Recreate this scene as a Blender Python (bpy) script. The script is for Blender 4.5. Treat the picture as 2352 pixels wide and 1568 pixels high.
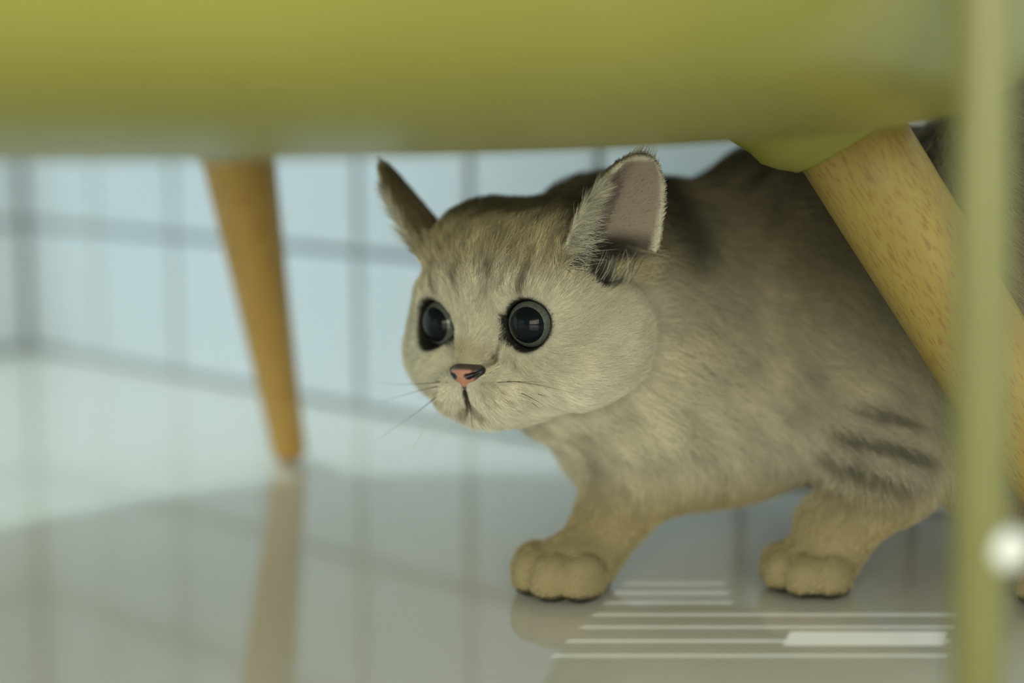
import bpy, bmesh, math, random
import numpy as np
from mathutils import Vector, Matrix

# ------------------------------------------------------------------ camera
scene = bpy.context.scene
for o in list(bpy.data.objects):
    bpy.data.objects.remove(o, do_unlink=True)
C = scene.collection
FPX = 3600.0                    # focal length in pixels of the 2352 x 1568 frame
CAM_H = 0.217
PITCH = math.atan((784 - 250) / FPX)
cam_d = bpy.data.cameras.new('camera')
cam_d.sensor_width = 36.0
cam_d.lens = FPX / 2352 * 36.0
cam_d.clip_start = 0.02
cam_d.dof.use_dof = True
cam_d.dof.focus_distance = 0.648
cam_d.dof.aperture_fstop = 2.3
cam_d.dof.aperture_blades = 0
cam = bpy.data.objects.new('camera', cam_d)
cam.location = (0, 0, CAM_H)
cam.rotation_euler = (math.pi / 2 - PITCH, 0, 0)
C.objects.link(cam)
scene.camera = cam

# ------------------------------------------------------------------ light
world = bpy.data.worlds.new('world')
scene.world = world
world.use_nodes = True
bg = world.node_tree.nodes['Background']
bg.inputs[0].default_value = (0.74, 0.90, 1.0, 1)
bg.inputs[1].default_value = 0.80

def area(name, loc, target, size, power, color, sy=None):
    d = bpy.data.lights.new(name, 'AREA')
    d.shape = 'RECTANGLE'
    d.size = size
    d.size_y = sy or size
    d.energy = power
    d.color = color
    o = bpy.data.objects.new(name, d)
    o.location = loc
    o.rotation_euler = (Vector(target) - Vector(loc)).to_track_quat('-Z', 'Y').to_euler()
    C.objects.link(o)
    return o
area('ceiling_lamp', (-0.95, 1.0, 2.3), (-0.15, 0.85, 0), 0.22, 20, (0.66, 0.89, 1.0))
area('front_fill', (-0.1, -1.75, 0.65), (0.05, 0.7, 0.12), 1.8, 34.5, (1.0, 0.94, 0.74), 1.1)  # unseen fill light, added in front to brighten the cat

sun_d = bpy.data.lights.new('sun', 'SUN')
sun_d.energy = 4.2
sun_d.angle = math.radians(0.05)
sun_d.color = (0.86, 0.95, 1.0)
sun = bpy.data.objects.new('sun', sun_d)
SUN = Vector((0.366, 1.0, -0.40))                # comes over the camera's left shoulder, low
sun.rotation_euler = SUN.to_track_quat('-Z', 'Y').to_euler()
sun.location = (-1, -2.5, 1.6)
C.objects.link(sun)

scene.view_settings.view_transform = 'Standard'
scene.view_settings.look = 'None'
scene.view_settings.exposure = 0.50
scene.view_settings.gamma = 1.0
scene.view_settings.use_curve_mapping = False
scene.cycles.max_bounces = 7
scene.cycles.diffuse_bounces = 4
scene.cycles.glossy_bounces = 3
scene.cycles.transmission_bounces = 2

# ------------------------------------------------------------------ helpers
def P(px, py, Y):
    """world point on the ray of a photo pixel at depth Y (metres)"""
    u = (px - 1176) / FPX
    v = (784 - py) / FPX
    c, s = math.cos(PITCH), math.sin(PITCH)
    dx, dy, dz = u, c + v * s, -s + v * c
    t = Y / dy
    return Vector((dx * t, Y, CAM_H + dz * t))

def mat(name, color=(0.8, 0.8, 0.8), rough=0.5, spec=0.5, coat=0.0, metal=0.0):
    m = bpy.data.materials.new(name)
    m.use_nodes = True
    b = m.node_tree.nodes['Principled BSDF']
    b.inputs['Base Color'].default_value = (*color, 1)
    b.inputs['Roughness'].default_value = rough
    b.inputs['Specular IOR Level'].default_value = spec
    b.inputs['Coat Weight'].default_value = coat
    b.inputs['Metallic'].default_value = metal
    return m

def nodes(m):
    return m.node_tree.nodes, m.node_tree.links, m.node_tree.nodes['Principled BSDF']

def noise_color(m, c1, c2, scale, detail=3.0, stretch=(1, 1, 1), bump=0.0, lo=0.35, hi=0.65):
    N, L, b = nodes(m)
    tc = N.new('ShaderNodeTexCoord')
    mp = N.new('ShaderNodeMapping')
    mp.inputs['Scale'].default_value = stretch
    nz = N.new('ShaderNodeTexNoise')
    nz.inputs['Scale'].default_value = scale
    nz.inputs['Detail'].default_value = detail
    rp = N.new('ShaderNodeValToRGB')
    rp.color_ramp.elements[0].position = lo
    rp.color_ramp.elements[1].position = hi
    rp.color_ramp.elements[0].color = (*c1, 1)
    rp.color_ramp.elements[1].color = (*c2, 1)
    L.new(tc.outputs['Object'], mp.inputs[0])
    L.new(mp.outputs[0], nz.inputs['Vector'])
    L.new(nz.outputs['Fac'], rp.inputs[0])
    L.new(rp.outputs[0], b.inputs['Base Color'])
    if bump:
        bp = N.new('ShaderNodeBump')
        bp.inputs['Strength'].default_value = bump
        bp.inputs['Distance'].default_value = 0.001
        L.new(nz.outputs['Fac'], bp.inputs['Height'])
        L.new(bp.outputs[0], b.inputs['Normal'])
    return rp

def obj(name, me, m=None, parent=None, smooth=True):
    if m is not None:
        me.materials.append(m)
    if smooth:
        me.polygons.foreach_set('use_smooth', [True] * len(me.polygons))
    o = bpy.data.objects.new(name, me)
    C.objects.link(o)
    if parent is not None:
        o.parent = parent
    return o

def pyd(name, v, f):
    me = bpy.data.meshes.new(name)
    me.from_pydata([tuple(p) for p in v], [], [tuple(q) for q in f])
    me.update()
    return me

def empty(name, loc, label, cat, group=None):
    o = bpy.data.objects.new(name, None)
    o.empty_display_size = 0.02
    o.location = loc
    C.objects.link(o)
    o['label'] = label
    o['category'] = cat
    if group:
        o['group'] = group
    return o

def lathe(name, prof, n=32, a=None, b=None, caps=True):
    """profile [(t, radius)] turned round the segment a-b (t 0..1)"""
    a = Vector(a); b = Vector(b)
    ax = (b - a)
    q = ax.to_track_quat('Z', 'Y').to_matrix()
    v, f = [], []
    for t, r in prof:
        for i in range(n):
            th = 2 * math.pi * i / n
            v.append(a + ax * t + q @ Vector((math.cos(th) * r, math.sin(th) * r, 0)))
    for k in range(len(prof) - 1):
        for i in range(n):
            j = (i + 1) % n
            f.append((k * n + i, k * n + j, (k + 1) * n + j, (k + 1) * n + i))
    if caps:
        f.append(tuple(range(n))[::-1])
        f.append(tuple((len(prof) - 1) * n + i for i in range(n)))
    return pyd(name, v, f)

# ------------------------------------------------------------------ room
WA, WB = -0.892, 1.027                      # wall base line: Y = WA * X + WB
wd = Vector((1, WA, 0)).normalized()        # along the wall, to the right and nearer
wn = Vector((wd.y, -wd.x, 0))               # out of the wall, into the room
if wn.y > 0: wn = -wn
w0 = Vector((0, WB, 0))
TW, TH = 0.1106, 0.1142
def wall_s(px, py):
    c, s = math.cos(PITCH), math.sin(PITCH)
    u = (px - 1176) / FPX; v = (784 - py) / FPX
    dy = c + v * s
    t = WB / (dy - WA * u)
    return u * t * math.hypot(1, WA)
S0 = wall_s(820, 600) - 3 * TW              # joint number 0

def tile_material():
    m = mat('glazed_white_tile', (0.70, 0.745, 0.76), 0.28, 0.5)
    noise_color(m, (0.67, 0.735, 0.765), (0.695, 0.757, 0.785), 9, 2)
    return m
M_TILE = tile_material()
M_GROUT = mat('grey_grout', (0.3, 0.33, 0.35), 0.9, 0.2)
noise_color(M_GROUT, (0.25, 0.275, 0.295), (0.31, 0.335, 0.355), 120, 3)
M_FLOOR = mat('polished_beige_floor', (0.66, 0.63, 0.55), 0.06, 0.95)
noise_color(M_FLOOR, (0.605, 0.575, 0.475), (0.635, 0.605, 0.505), 5, 4)

def slab(name, corners, thick, down, m):
    v = [Vector(c) for c in corners]
    v += [p + Vector(down) * thick for p in v]
    f = [(0, 1, 2, 3), (7, 6, 5, 4), (0, 4, 5, 1), (1, 5, 6, 2), (2, 6, 7, 3), (3, 7, 4, 0)]
    me = pyd(name, v, f)
    bm = bmesh.new(); bm.from_mesh(me)
    bmesh.ops.recalc_face_normals(bm, faces=bm.faces); bm.to_mesh(me); bm.free()
    o = obj(name, me, m, smooth=False)
    o['kind'] = 'structure'
    return o

slab('floor', [(-3, -2.4, 0), (3, -2.4, 0), (3, 3, 0), (-3, 3, 0)], 0.05, (0, 0, -1), M_FLOOR)

tile_me = None
def tiled_wall(name, origin, d, n, cols, rows):
    """grout slab with raised tiles; origin is the foot of joint 0"""
    global tile_me
    c0, c1 = cols
    a = origin + d * (c0 * TW - 0.012); b = origin + d * (c1 * TW)
    back = -n * 0.004
    top = Vector((0, 0, rows * TH + 0.004))
    w = slab(name, [a + back, b + back, b + back + top, a + back + top], 0.06, -n, M_GROUT)
    if tile_me is None:
        g = 0.0030
        x0, x1, y0, y1 = g, TW - g, g, TH - g
        e = 0.0016
        v = [(x0, y0, -0.006), (x1, y0, -0.006), (x1, y1, -0.006), (x0, y1, -0.006),
             (x0, y0, -e), (x1, y0, -e), (x1, y1, -e), (x0, y1, -e),
             (x0 + e, y0 + e, 0), (x1 - e, y0 + e, 0), (x1 - e, y1 - e, 0), (x0 + e, y1 - e, 0)]
        f = [(8, 9, 10, 11)]
        for q in (0, 4):
            for i in range(4):
                j = (i + 1) % 4
                f.append((q + i, q + j, q + 4 + j, q + 4 + i))
        tile_me = pyd('tile', v, f)
        tile_me.materials.append(M_TILE)
    rnd = random.Random(4)
    for c in range(c0, c1):
        for r in range(rows):
            o = bpy.data.objects.new('tile', tile_me)
            C.objects.link(o)
            o.parent = w
            loc = origin + d * (c * TW) + Vector((0, 0, r * TH)) + n * rnd.uniform(-0.0004, 0.0004)
            up = Vector((0, 0, 1))
            nn = d.cross(up)
            if nn.dot(n) < 0:
                nn = -nn
            R = Matrix((d, up, nn)).transposed().to_4x4()
            o.matrix_world = Matrix.Translation(loc) @ R
    return w
tiled_wall('wall_back', w0 + wd * S0, wd, wn, (-1, 11), 6)
corner = w0 + wd * (S0 - TW)
ld = wn.copy()                                # the left wall runs out into the room
tiled_wall('wall_left', corner, ld, wd, (0, 4), 6)

# wall added behind the camera to block the sun; its slits shape floor streaks
M_PAINT = mat('grey_wall_paint', (0.34, 0.35, 0.35), 0.8, 0.2)
noise_color(M_PAINT, (0.33, 0.34, 0.34), (0.36, 0.37, 0.37), 6, 3)
M_SLAT = mat('white_mask_slat', (0.6, 0.6, 0.58), 0.5, 0.3)
noise_color(M_SLAT, (0.59, 0.59, 0.57), (0.62, 0.62, 0.60), 30, 2)
FY0 = -1.9
def sun_xz(x, y):
    t = y - FY0
    return x - SUN.x * t, -SUN.z * t
ox0, oz0 = sun_xz(0.020, 0.596); ox1, oz1 = sun_xz(0.30, 0.708)
oz0 = sun_xz(0, 0.596)[1]; oz1 = sun_xz(0, 0.708)[1]
ox0 = sun_xz(0.018, 0.61)[0]; ox1 = sun_xz(0.180, 0.61)[0]
def boxes(name, bs, m):
    v, f = [], []
    for x0, x1, y0, y1, z0, z1 in bs:
        n = len(v)
        v += [(x0, y0, z0), (x1, y0, z0), (x1, y1, z0), (x0, y1, z0), (x0, y0, z1), (x1, y0, z1), (x1, y1, z1), (x0, y1, z1)]
        f += [tuple(n + i for i in q) for q in ((3, 2, 1, 0), (4, 5, 6, 7), (0, 1, 5, 4), (1, 2, 6, 5), (2, 3, 7, 6), (3, 0, 4, 7))]
    return obj(name, pyd(name, v, f), m, smooth=False)
yb = FY0 - 0.0015
wf = boxes('sun_block_wall', [(-3, ox0, yb, FY0, 0, 2.5), (ox1, 3, yb, FY0, 0, 2.5), (ox0, ox1, yb, FY0, 0, oz0), (ox0, ox1, yb, FY0, oz1, 2.5)], M_PAINT)
wf['kind'] = 'structure'
wi = boxes('slit_mask_1', [(ox0 - 0.01, ox0, FY0, FY0 + 0.008, oz0 - 0.01, oz1 + 0.01), (ox1, ox1 + 0.01, FY0, FY0 + 0.008, oz0 - 0.01, oz1 + 0.01)], M_SLAT)  # frame of the slits, added to cut the sunlight into streaks
wi['kind'] = 'structure'
px_, _ = sun_xz(0.112, 0.62); px2_, _ = sun_xz(0.178, 0.62)
edge = oz0
slits = [(0.604, 0.0022), (0.6215, 0.0024), (0.6390, 0.0022), (0.6555, 0.0022), (0.672, 0.0020), (0.6865, 0.0020), (0.7005, 0.0018)]
for yc, wdt in slits:
    zc = sun_xz(0, yc)[1]; hw_ = wdt * 0.25
    bs = [(ox0, ox1, FY0 - 0.0003, FY0, edge, zc - hw_)]
    if abs(yc - 0.6215) < 1e-4:                  # gap widened on the right to throw the bright floor patch
        za = sun_xz(0, 0.616)[1]; zb = sun_xz(0, 0.6335)[1]
        bs = [(ox0, px_, FY0 - 0.0003, FY0, edge, zc - hw_), (px2_, ox1, FY0 - 0.0003, FY0, edge, zc - hw_), (px_, px2_, FY0 - 0.0003, FY0, edge, za)]
        up_ = zb
    elif abs(yc - 0.6390) < 1e-4:
        bs = [(ox0, px_, FY0 - 0.0003, FY0, edge, zc - hw_), (px2_, ox1, FY0 - 0.0003, FY0, edge, zc - hw_), (px_, px2_, FY0 - 0.0003, FY0, up_, zc - hw_)]
    if yc > 0.66:                                # the upper slits stop short of the near paw
        bs.append((sun_xz(0.098, yc)[0], ox1, FY0 - 0.0003, FY0, zc - hw_, zc + hw_))
    s_ = boxes('slat', bs, M_SLAT); s_.parent = wi
    edge = zc + hw_
s_ = boxes('slat', [(ox0, ox1, FY0 - 0.0003, FY0, edge, oz1)], M_SLAT); s_.parent = wi

# ------------------------------------------------------------------ yellow chair
M_SHELL = mat('yellow_plastic', (0.335, 0.315, 0.045), 0.34, 0.38, 0.0)
noise_color(M_SHELL, (0.245, 0.238, 0.042), (0.26, 0.252, 0.047), 30, 2)
def wood_material(a, b, tint=(1.0, 1.0, 1.0)):
    """beech: long grain and short dark flecks along the leg axis a-b"""
    m = mat('beech_wood', (0.52, 0.34, 0.12), 0.45, 0.3)
    N, L, bs = nodes(m)
    tc = N.new('ShaderNodeTexCoord')
    q = (Vector(b) - Vector(a)).to_track_quat('Z', 'Y').inverted().to_euler()
    rot = N.new('ShaderNodeMapping'); rot.inputs['Rotation'].default_value = q
    L.new(tc.outputs['Object'], rot.inputs[0])
    def tex(sc, detail, stretch):
        mp = N.new('ShaderNodeMapping'); mp.inputs['Scale'].default_value = stretch
        nz = N.new('ShaderNodeTexNoise'); nz.inputs['Scale'].default_value = sc; nz.inputs['Detail'].default_value = detail
        L.new(rot.outputs[0], mp.inputs[0]); L.new(mp.outputs[0], nz.inputs['Vector'])
        return nz
    grain = tex(75, 3, (1, 1, 0.05))
    fleck = tex(1500, 0, (1, 1, 0.12))
    r1 = N.new('ShaderNodeValToRGB')
    r1.color_ramp.elements[0].position = 0.3; r1.color_ramp.elements[0].color = (0.30 * tint[0], 0.215 * tint[1], 0.052 * tint[2], 1)
    r1.color_ramp.elements[1].position = 0.7; r1.color_ramp.elements[1].color = (0.37 * tint[0], 0.285 * tint[1], 0.083 * tint[2], 1)
    L.new(grain.outputs['Fac'], r1.inputs[0])
    r2 = N.new('ShaderNodeValToRGB')
    r2.color_ramp.elements[0].position = 0.60; r2.color_ramp.elements[0].color = (0, 0, 0, 1)
    r2.color_ramp.elements[1].position = 0.66; r2.color_ramp.elements[1].color = (1, 1, 1, 1)
    L.new(fleck.outputs['Fac'], r2.inputs[0])
    mx = N.new('ShaderNodeMixRGB')
    mx.inputs[2].default_value = (0.22, 0.115, 0.03, 1)
    L.new(r1.outputs[0], mx.inputs[1])
    ml = N.new('ShaderNodeMath'); ml.operation = 'MULTIPLY'; ml.inputs[1].default_value = 0.65
    L.new(r2.outputs[0], ml.inputs[0]); L.new(ml.outputs[0], mx.inputs[0])
    L.new(mx.outputs[0], bs.inputs['Base Color'])
    return m

CH = Vector((-0.126, 0.604, 0))
chair = empty('shell_chair', CH, 'low yellow plastic shell chair with splayed beech legs above the cat', 'chair')
ang = math.radians(50.6)
ax_a = Vector((math.cos(ang), math.sin(ang), 0)); ax_b = Vector((-math.sin(ang), math.cos(ang), 0))
SN = 2.6
def seat_z(rho):
    return 0.2005 + 0.65 * rho ** 3 + 6.0 * max(0, rho - 0.25) ** 2
def rho_of(p):
    d = Vector((p[0], p[1], 0)) - CH
    return (abs(d.dot(ax_a)) ** SN + abs(d.dot(ax_b)) ** SN) ** (1 / SN)
prof = [(r, seat_z(r)) for r in [0.004, 0.02, 0.04, 0.06, 0.08, 0.10, 0.12, 0.14, 0.16, 0.18, 0.20, 0.22, 0.235, 0.25, 0.262, 0.274, 0.286, 0.298]]
prof[-1] = (0.296, 0.2325)
prof += [(0.3010, 0.245), (0.3040, 0.262), (0.3055, 0.285), (0.3065, 0.32), (0.307, 0.35), (0.3075, 0.38), (0.308, 0.405),
         (0.308, 0.409), (0.305, 0.411), (0.302, 0.409)]
inner = [(r - 0.006 if r > 0.29 else r, z + 0.006) for r, z in prof[:-4]][::-1]
inner[-1] = (0.004, inner[-1][1])
full = prof + inner
NS = 128
v, f = [], []
for r, z in full:
    for i in range(NS):
        th = 2 * math.pi * i / NS
        c, s = math.cos(th), math.sin(th)
        k = r / (abs(c) ** SN + abs(s) ** SN) ** (1 / SN)
        p = CH + ax_a * (c * k) + ax_b * (s * k)
        v.append((p.x - CH.x, p.y - CH.y, z))
for k in range(len(full) - 1):
    for i in range(NS):
        j = (i + 1) % NS
        f.append((k * NS + i, k * NS + j, (k + 1) * NS + j, (k + 1) * NS + i))
f.append(tuple(range(NS))[::-1])
f.append(tuple((len(full) - 1) * NS + i for i in range(NS)))
obj('seat_shell', pyd('seat_shell', v, f), M_SHELL, chair)

def chair_leg(top, foot, prof, collar, tint=(1.0, 1.0, 1.0)):
    top = Vector(top) - CH; foot = Vector(foot) - CH
    d = (foot - top).normalized()
    a = top - d * 0.012                     # reaches up into the collar and shell
    m = wood_material(a, foot, tint)
    e = 0.004 / (foot - a).length
    pr = [(0.0, prof[0][1])] + prof + [(1 - e, prof[-1][1] * 1.0), (1 - 0.3 * e, prof[-1][1] * 0.9), (1.0, prof[-1][1] * 0.7)]
    # lift the foot so the tilted end disc rests on the floor
    tilt = math.sqrt(max(0, 1 - d.z * d.z))
    foot2 = foot + Vector((0, 0, tilt * prof[-1][1] * 0.85))
    obj('leg', lathe('leg', pr, 40, a, foot2), m, chair)
    L = (foot2 - a).length
    r0, r1, ln = collar
    ca = a
    t1 = ln / L
    n = [(-0.022 / L, r0 * 1.25), (-0.010 / L, r0 * 1.13), (0.0, r0), (t1 * 0.35, r0 * 0.88 + r1 * 0.12), (t1 * 0.7, r0 * 0.45 + r1 * 0.55), (t1 * 0.94, r1 * 1.01), (t1, r1 * 0.985), (t1 * 1.004, r1 * 0.95)]
    obj('leg_socket', lathe('leg_socket', n, 48, ca, foot2), M_SHELL, chair)
legN_top, legN_foot = (0.1340, 0.640, 0.2088), (0.2655, 0.634, 0.0)
chair_leg(legN_top, legN_foot, [(0.15, 0.0225), (0.5, 0.0215), (0.8, 0.0185), (0.96, 0.0155)], (0.0365, 0.0258, 0.0165))
legF_top, legF_foot = (-0.152, 0.862, 0.207), (-0.1385, 0.956, 0.0)
chair_leg(legF_top, legF_foot, [(0.1, 0.0205), (0.5, 0.0155), (0.9, 0.0112), (0.97, 0.0108)], (0.032, 0.0235, 0.018), (1.6, 1.32, 1.25))
chair_leg((-0.388, 0.585, 0.207), (-0.50, 0.575, 0.0), [(0.1, 0.0205), (0.5, 0.0165), (0.97, 0.0112)], (0.032, 0.0235, 0.018))
chair_leg((-0.225, 0.375, 0.207), (-0.25, 0.275, 0.0), [(0.1, 0.0205), (0.5, 0.0165), (0.97, 0.0112)], (0.032, 0.0235, 0.018))

# ------------------------------------------------------------------ yellow tube frame in front
M_TUBE = mat('yellow_painted_tube', (0.46, 0.45, 0.10), 0.33, 0.5)
noise_color(M_TUBE, (0.20, 0.198, 0.066), (0.213, 0.211, 0.071), 40, 2)
M_GLINT = mat('white_glint', (0.86, 0.88, 0.84), 0.3, 0.5)
noise_color(M_GLINT, (0.84, 0.86, 0.82), (0.88, 0.90, 0.86), 60, 2)
TUBE_Y = 0.39
pb, pt = P(2246, 1568, TUBE_Y), P(2260, 0, TUBE_Y)
lean = (pt.x - pb.x) / (pt.z - pb.z)             # the post stands slightly off plumb
base = Vector((pb.x - lean * pb.z, TUBE_Y, 0))
rack = empty('tube_rack', base, 'thin yellow tubular frame standing upright at the right, nearest the camera', 'rack')
def tube(name, a, b, r, m, parent, n=24):
    Lh = (Vector(b) - Vector(a)).length
    e = min(0.25, r * 0.3 / Lh)
    return obj(name, lathe(name, [(0, r * 0.8), (e, r), (1 - e, r), (1, r * 0.8)], n, a, b), m, parent)
RT = 0.0072
for dx, dy in ((0, 0), (0.30, 0), (0.30, -0.26), (0.02, -0.33)):
    tube('post', (dx, dy, 0), (dx + lean * 0.44, dy, 0.44), RT, M_TUBE, rack)
jz = P(2300, 1252, TUBE_Y).z
cb = tube('crossbar', (0.004 + lean * jz, 0, jz), (0.296, 0, jz - 0.012), 0.0044, M_TUBE, rack)
glint_me = bpy.data.meshes.new('glint_ball')  # white ball stands in for the glint on the crossbar end
bm = bmesh.new(); bmesh.ops.create_uvsphere(bm, u_segments=24, v_segments=14, radius=0.0052)
bmesh.ops.scale(bm, vec=(1.15, 1.0, 1.0), verts=bm.verts); bm.to_mesh(glint_me); bm.free()
cp = obj('glint_ball', glint_me, M_GLINT, rack); cp.location = P(2298, 1252, TUBE_Y) - base + Vector((0, -0.003, 0))
cp['label'] = 'white ball painted as the highlight where the crossbar meets the post'
tube('crossbar', (0.30, -0.004, jz), (0.30, -0.256, jz), 0.0048, M_TUBE, rack)
tube('top_rail', (-0.006, 0, 0.445), (0.312, 0, 0.445), RT, M_TUBE, rack)
tube('top_rail', (0.30, 0.01, 0.445), (0.30, -0.27, 0.445), RT, M_TUBE, rack)
# ------------------------------------------------------------------ cat: one skin from blended volumes
BIG = 9.0
def axis_coords(lo, hi, flo, fhi, fine, coarse):
    a = []
    x = flo
    while x > lo:
        x -= coarse; a.append(x)
    a = a[::-1]
    a += list(np.arange(flo, fhi, fine))
    x = a[-1]
    while x < hi:
        x += coarse; a.append(x)
    return np.array(a, dtype=np.float32)

class Field:
    def __init__(self, gx, gy, gz):
        self.g = (gx, gy, gz)
        self.d = np.full((len(gx), len(gy), len(gz)), BIG, np.float32)
    def block(self, c, ext):
        sl = []
        for i in range(3):
            a = np.searchsorted(self.g[i], c[i] - ext); b = np.searchsorted(self.g[i], c[i] + ext)
            sl.append(slice(max(0, a - 1), min(len(self.g[i]), b + 1)))
        X = self.g[0][sl[0]][:, None, None]; Y = self.g[1][sl[1]][None, :, None]; Z = self.g[2][sl[2]][None, None, :]
        return tuple(sl), X, Y, Z
    def add(self, sl, s, k):
        a = self.d[sl]
        h = np.clip(0.5 + 0.5 * (a - s) / k, 0, 1)
        self.d[sl] = a * (1 - h) + s * h - k * h * (1 - h)
    def sub(self, sl, s, k):
        a = self.d[sl]; s = -s
        h = np.clip(0.5 - 0.5 * (a - s) / k, 0, 1)
        self.d[sl] = a * (1 - h) + s * h + k * h * (1 - h)
    def ellipsoid(self, c, r, k=0.008, R=None, op='add'):
        c = np.array(c, float); r = np.array(r, float)
        sl, X, Y, Z = self.block(c, r.max() + 3 * k + 0.006)
        p = [X - c[0], Y - c[1], Z - c[2]]
        if R is not None:       # rows of R: local axes in world
            p = [R[i][0] * p[0] + R[i][1] * p[1] + R[i][2] * p[2] for i in range(3)]
        q = np.sqrt((p[0] / r[0]) ** 2 + (p[1] / r[1]) ** 2 + (p[2] / r[2]) ** 2) + 1e-9
        g = np.sqrt((p[0] / r[0] ** 2) ** 2 + (p[1] / r[1] ** 2) ** 2 + (p[2] / r[2] ** 2) ** 2) + 1e-9
        s = (q * (q - 1.0) / g).astype(np.float32)
        s = np.minimum(s, BIG)
        (self.add if op == 'add' else self.sub)(sl, s, k)
    def cone(self, a, b, ra, rb, k=0.008, op='add'):
        a = np.array(a, float); b = np.array(b, float)
        c = (a + b) / 2; ext = np.linalg.norm(b - a) / 2 + max(ra, rb) + 3 * k + 0.006
        sl, X, Y, Z = self.block(c, ext)
        d = b - a; L2 = d @ d
        t = np.clip(((X - a[0]) * d[0] + (Y - a[1]) * d[1] + (Z - a[2]) * d[2]) / L2, 0, 1)
        s = np.sqrt((X - a[0] - t * d[0]) ** 2 + (Y - a[1] - t * d[1]) ** 2 + (Z - a[2] - t * d[2]) ** 2) - (ra + (rb - ra) * t)
        (self.add if op == 'add' else self.sub)(sl, s.astype(np.float32), k)

def surface_nets(F):
    d = F.d; gx, gy, gz = F.g
    nx, ny, nz = d.shape
    neg = d < 0
    cnt = np.zeros((nx - 1, ny - 1, nz - 1), np.int8)
    for i in (0, 1):
        for j in (0, 1):
            for k in (0, 1):
                cnt += neg[i:nx - 1 + i, j:ny - 1 + j, k:nz - 1 + k]
    act = (cnt > 0) & (cnt < 8)
    ids = np.full(act.shape, -1, np.int64)
    I, J, K = np.nonzero(act)
    ids[I, J, K] = np.arange(len(I))
    acc = np.zeros((len(I), 3)); n = np.zeros(len(I))
    cs = [(i, j, k) for i in (0, 1) for j in (0, 1) for k in (0, 1)]
    for a in cs:
        for ax in range(3):
            if a[ax]: continue
            b = list(a); b[ax] = 1
            da = d[I + a[0], J + a[1], K + a[2]].astype(float); db = d[I + b[0], J + b[1], K + b[2]].astype(float)
            m = (da < 0) != (db < 0)
            t = np.where(m, da / np.where(m, da - db, 1), 0)
            pa = np.stack([gx[I + a[0]], gy[J + a[1]], gz[K + a[2]]], 1).astype(float)
            pb = np.stack([gx[I + b[0]], gy[J + b[1]], gz[K + b[2]]], 1).astype(float)
            acc += np.where(m[:, None], pa + t[:, None] * (pb - pa), 0); n += m
    V = acc / n[:, None]
    quads = []
    for ax in range(3):
        lo = [slice(1, s - 1) for s in d.shape]
        sa = list(lo); sa[ax] = slice(0, d.shape[ax] - 1)
        sb = list(lo); sb[ax] = slice(1, d.shape[ax])
        A = neg[tuple(sa)]; B = neg[tuple(sb)]
        e = np.argwhere(A != B)
        off = np.array([1, 1, 1]); off[ax] = 0
        e = e + off
        flip = neg[e[:, 0], e[:, 1], e[:, 2]]
        u, w = (ax + 1) % 3, (ax + 2) % 3
        q = []
        for du, dw in ((-1, -1), (0, -1), (0, 0), (-1, 0)):
            c = e.copy(); c[:, u] += du; c[:, w] += dw
            q.append(ids[c[:, 0], c[:, 1], c[:, 2]])
        q = np.stack(q, 1)
        q[~flip] = q[~flip][:, ::-1]
        quads.append(q)
    Q = np.concatenate(quads)
    return V, Q[(Q >= 0).all(1)]

def np_mesh(name, V, Q):
    me = bpy.data.meshes.new(name)
    me.vertices.add(len(V)); me.vertices.foreach_set('co', np.asarray(V, np.float32).ravel())
    me.loops.add(Q.size); me.loops.foreach_set('vertex_index', Q.astype(np.int32).ravel())
    me.polygons.add(len(Q))
    me.polygons.foreach_set('loop_start', np.arange(0, Q.size, 4, dtype=np.int32))
    me.update(calc_edges=True); me.validate()
    return me

# head frame (centimetres): X cat's left, Y up, Z forward; origin between the eyes
PHI = math.radians(37.0)
HP = math.radians(3.0)
HO = np.array(P(1103, 747, 0.665))
ROLL = math.radians(4.5)
Fw = np.array([-math.sin(PHI) * math.cos(HP), -math.cos(PHI) * math.cos(HP), -math.sin(HP)])
Lx = np.array([math.cos(PHI), -math.sin(PHI), 0.0])
Up = np.cross(Fw, Lx); Up = Up if Up[2] > 0 else -Up
Lx, Up = Lx * math.cos(ROLL) + Up * math.sin(ROLL), Up * math.cos(ROLL) - Lx * math.sin(ROLL)
HR = np.stack([Lx, Up, Fw])                    # rows = head axes in world
def H(x, y, z):
    return HO + 0.01 * (x * Lx + y * Up + z * Fw)
def to_head(p):
    return ((p - HO) @ HR.T) * 100.0

FX = axis_coords(-0.08, 0.335, HO[0] - 0.065, HO[0] + 0.085, 0.00125, 0.0032)
FY = axis_coords(0.585, 0.90, HO[1] - 0.055, HO[1] + 0.075, 0.00125, 0.0032)
FZ = axis_coords(-0.012, 0.27, HO[2] - 0.055, HO[2] + 0.080, 0.00125, 0.0032)
G = Field(FX, FY, FZ)
def hell(x, y, z, rx, ry, rz, k=0.6, op='add', R=None):
    G.ellipsoid(H(x, y, z), np.array([rx, ry, rz]) * 0.01, k * 0.01, HR if R is None else R, op)
def hcone(a, b, ra, rb, k=0.6, op='add'):
    G.cone(H(*a), H(*b), ra * 0.01, rb * 0.01, k * 0.01, op)
def W(px, py, Y):
    return np.array(P(px, py, Y))

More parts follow.
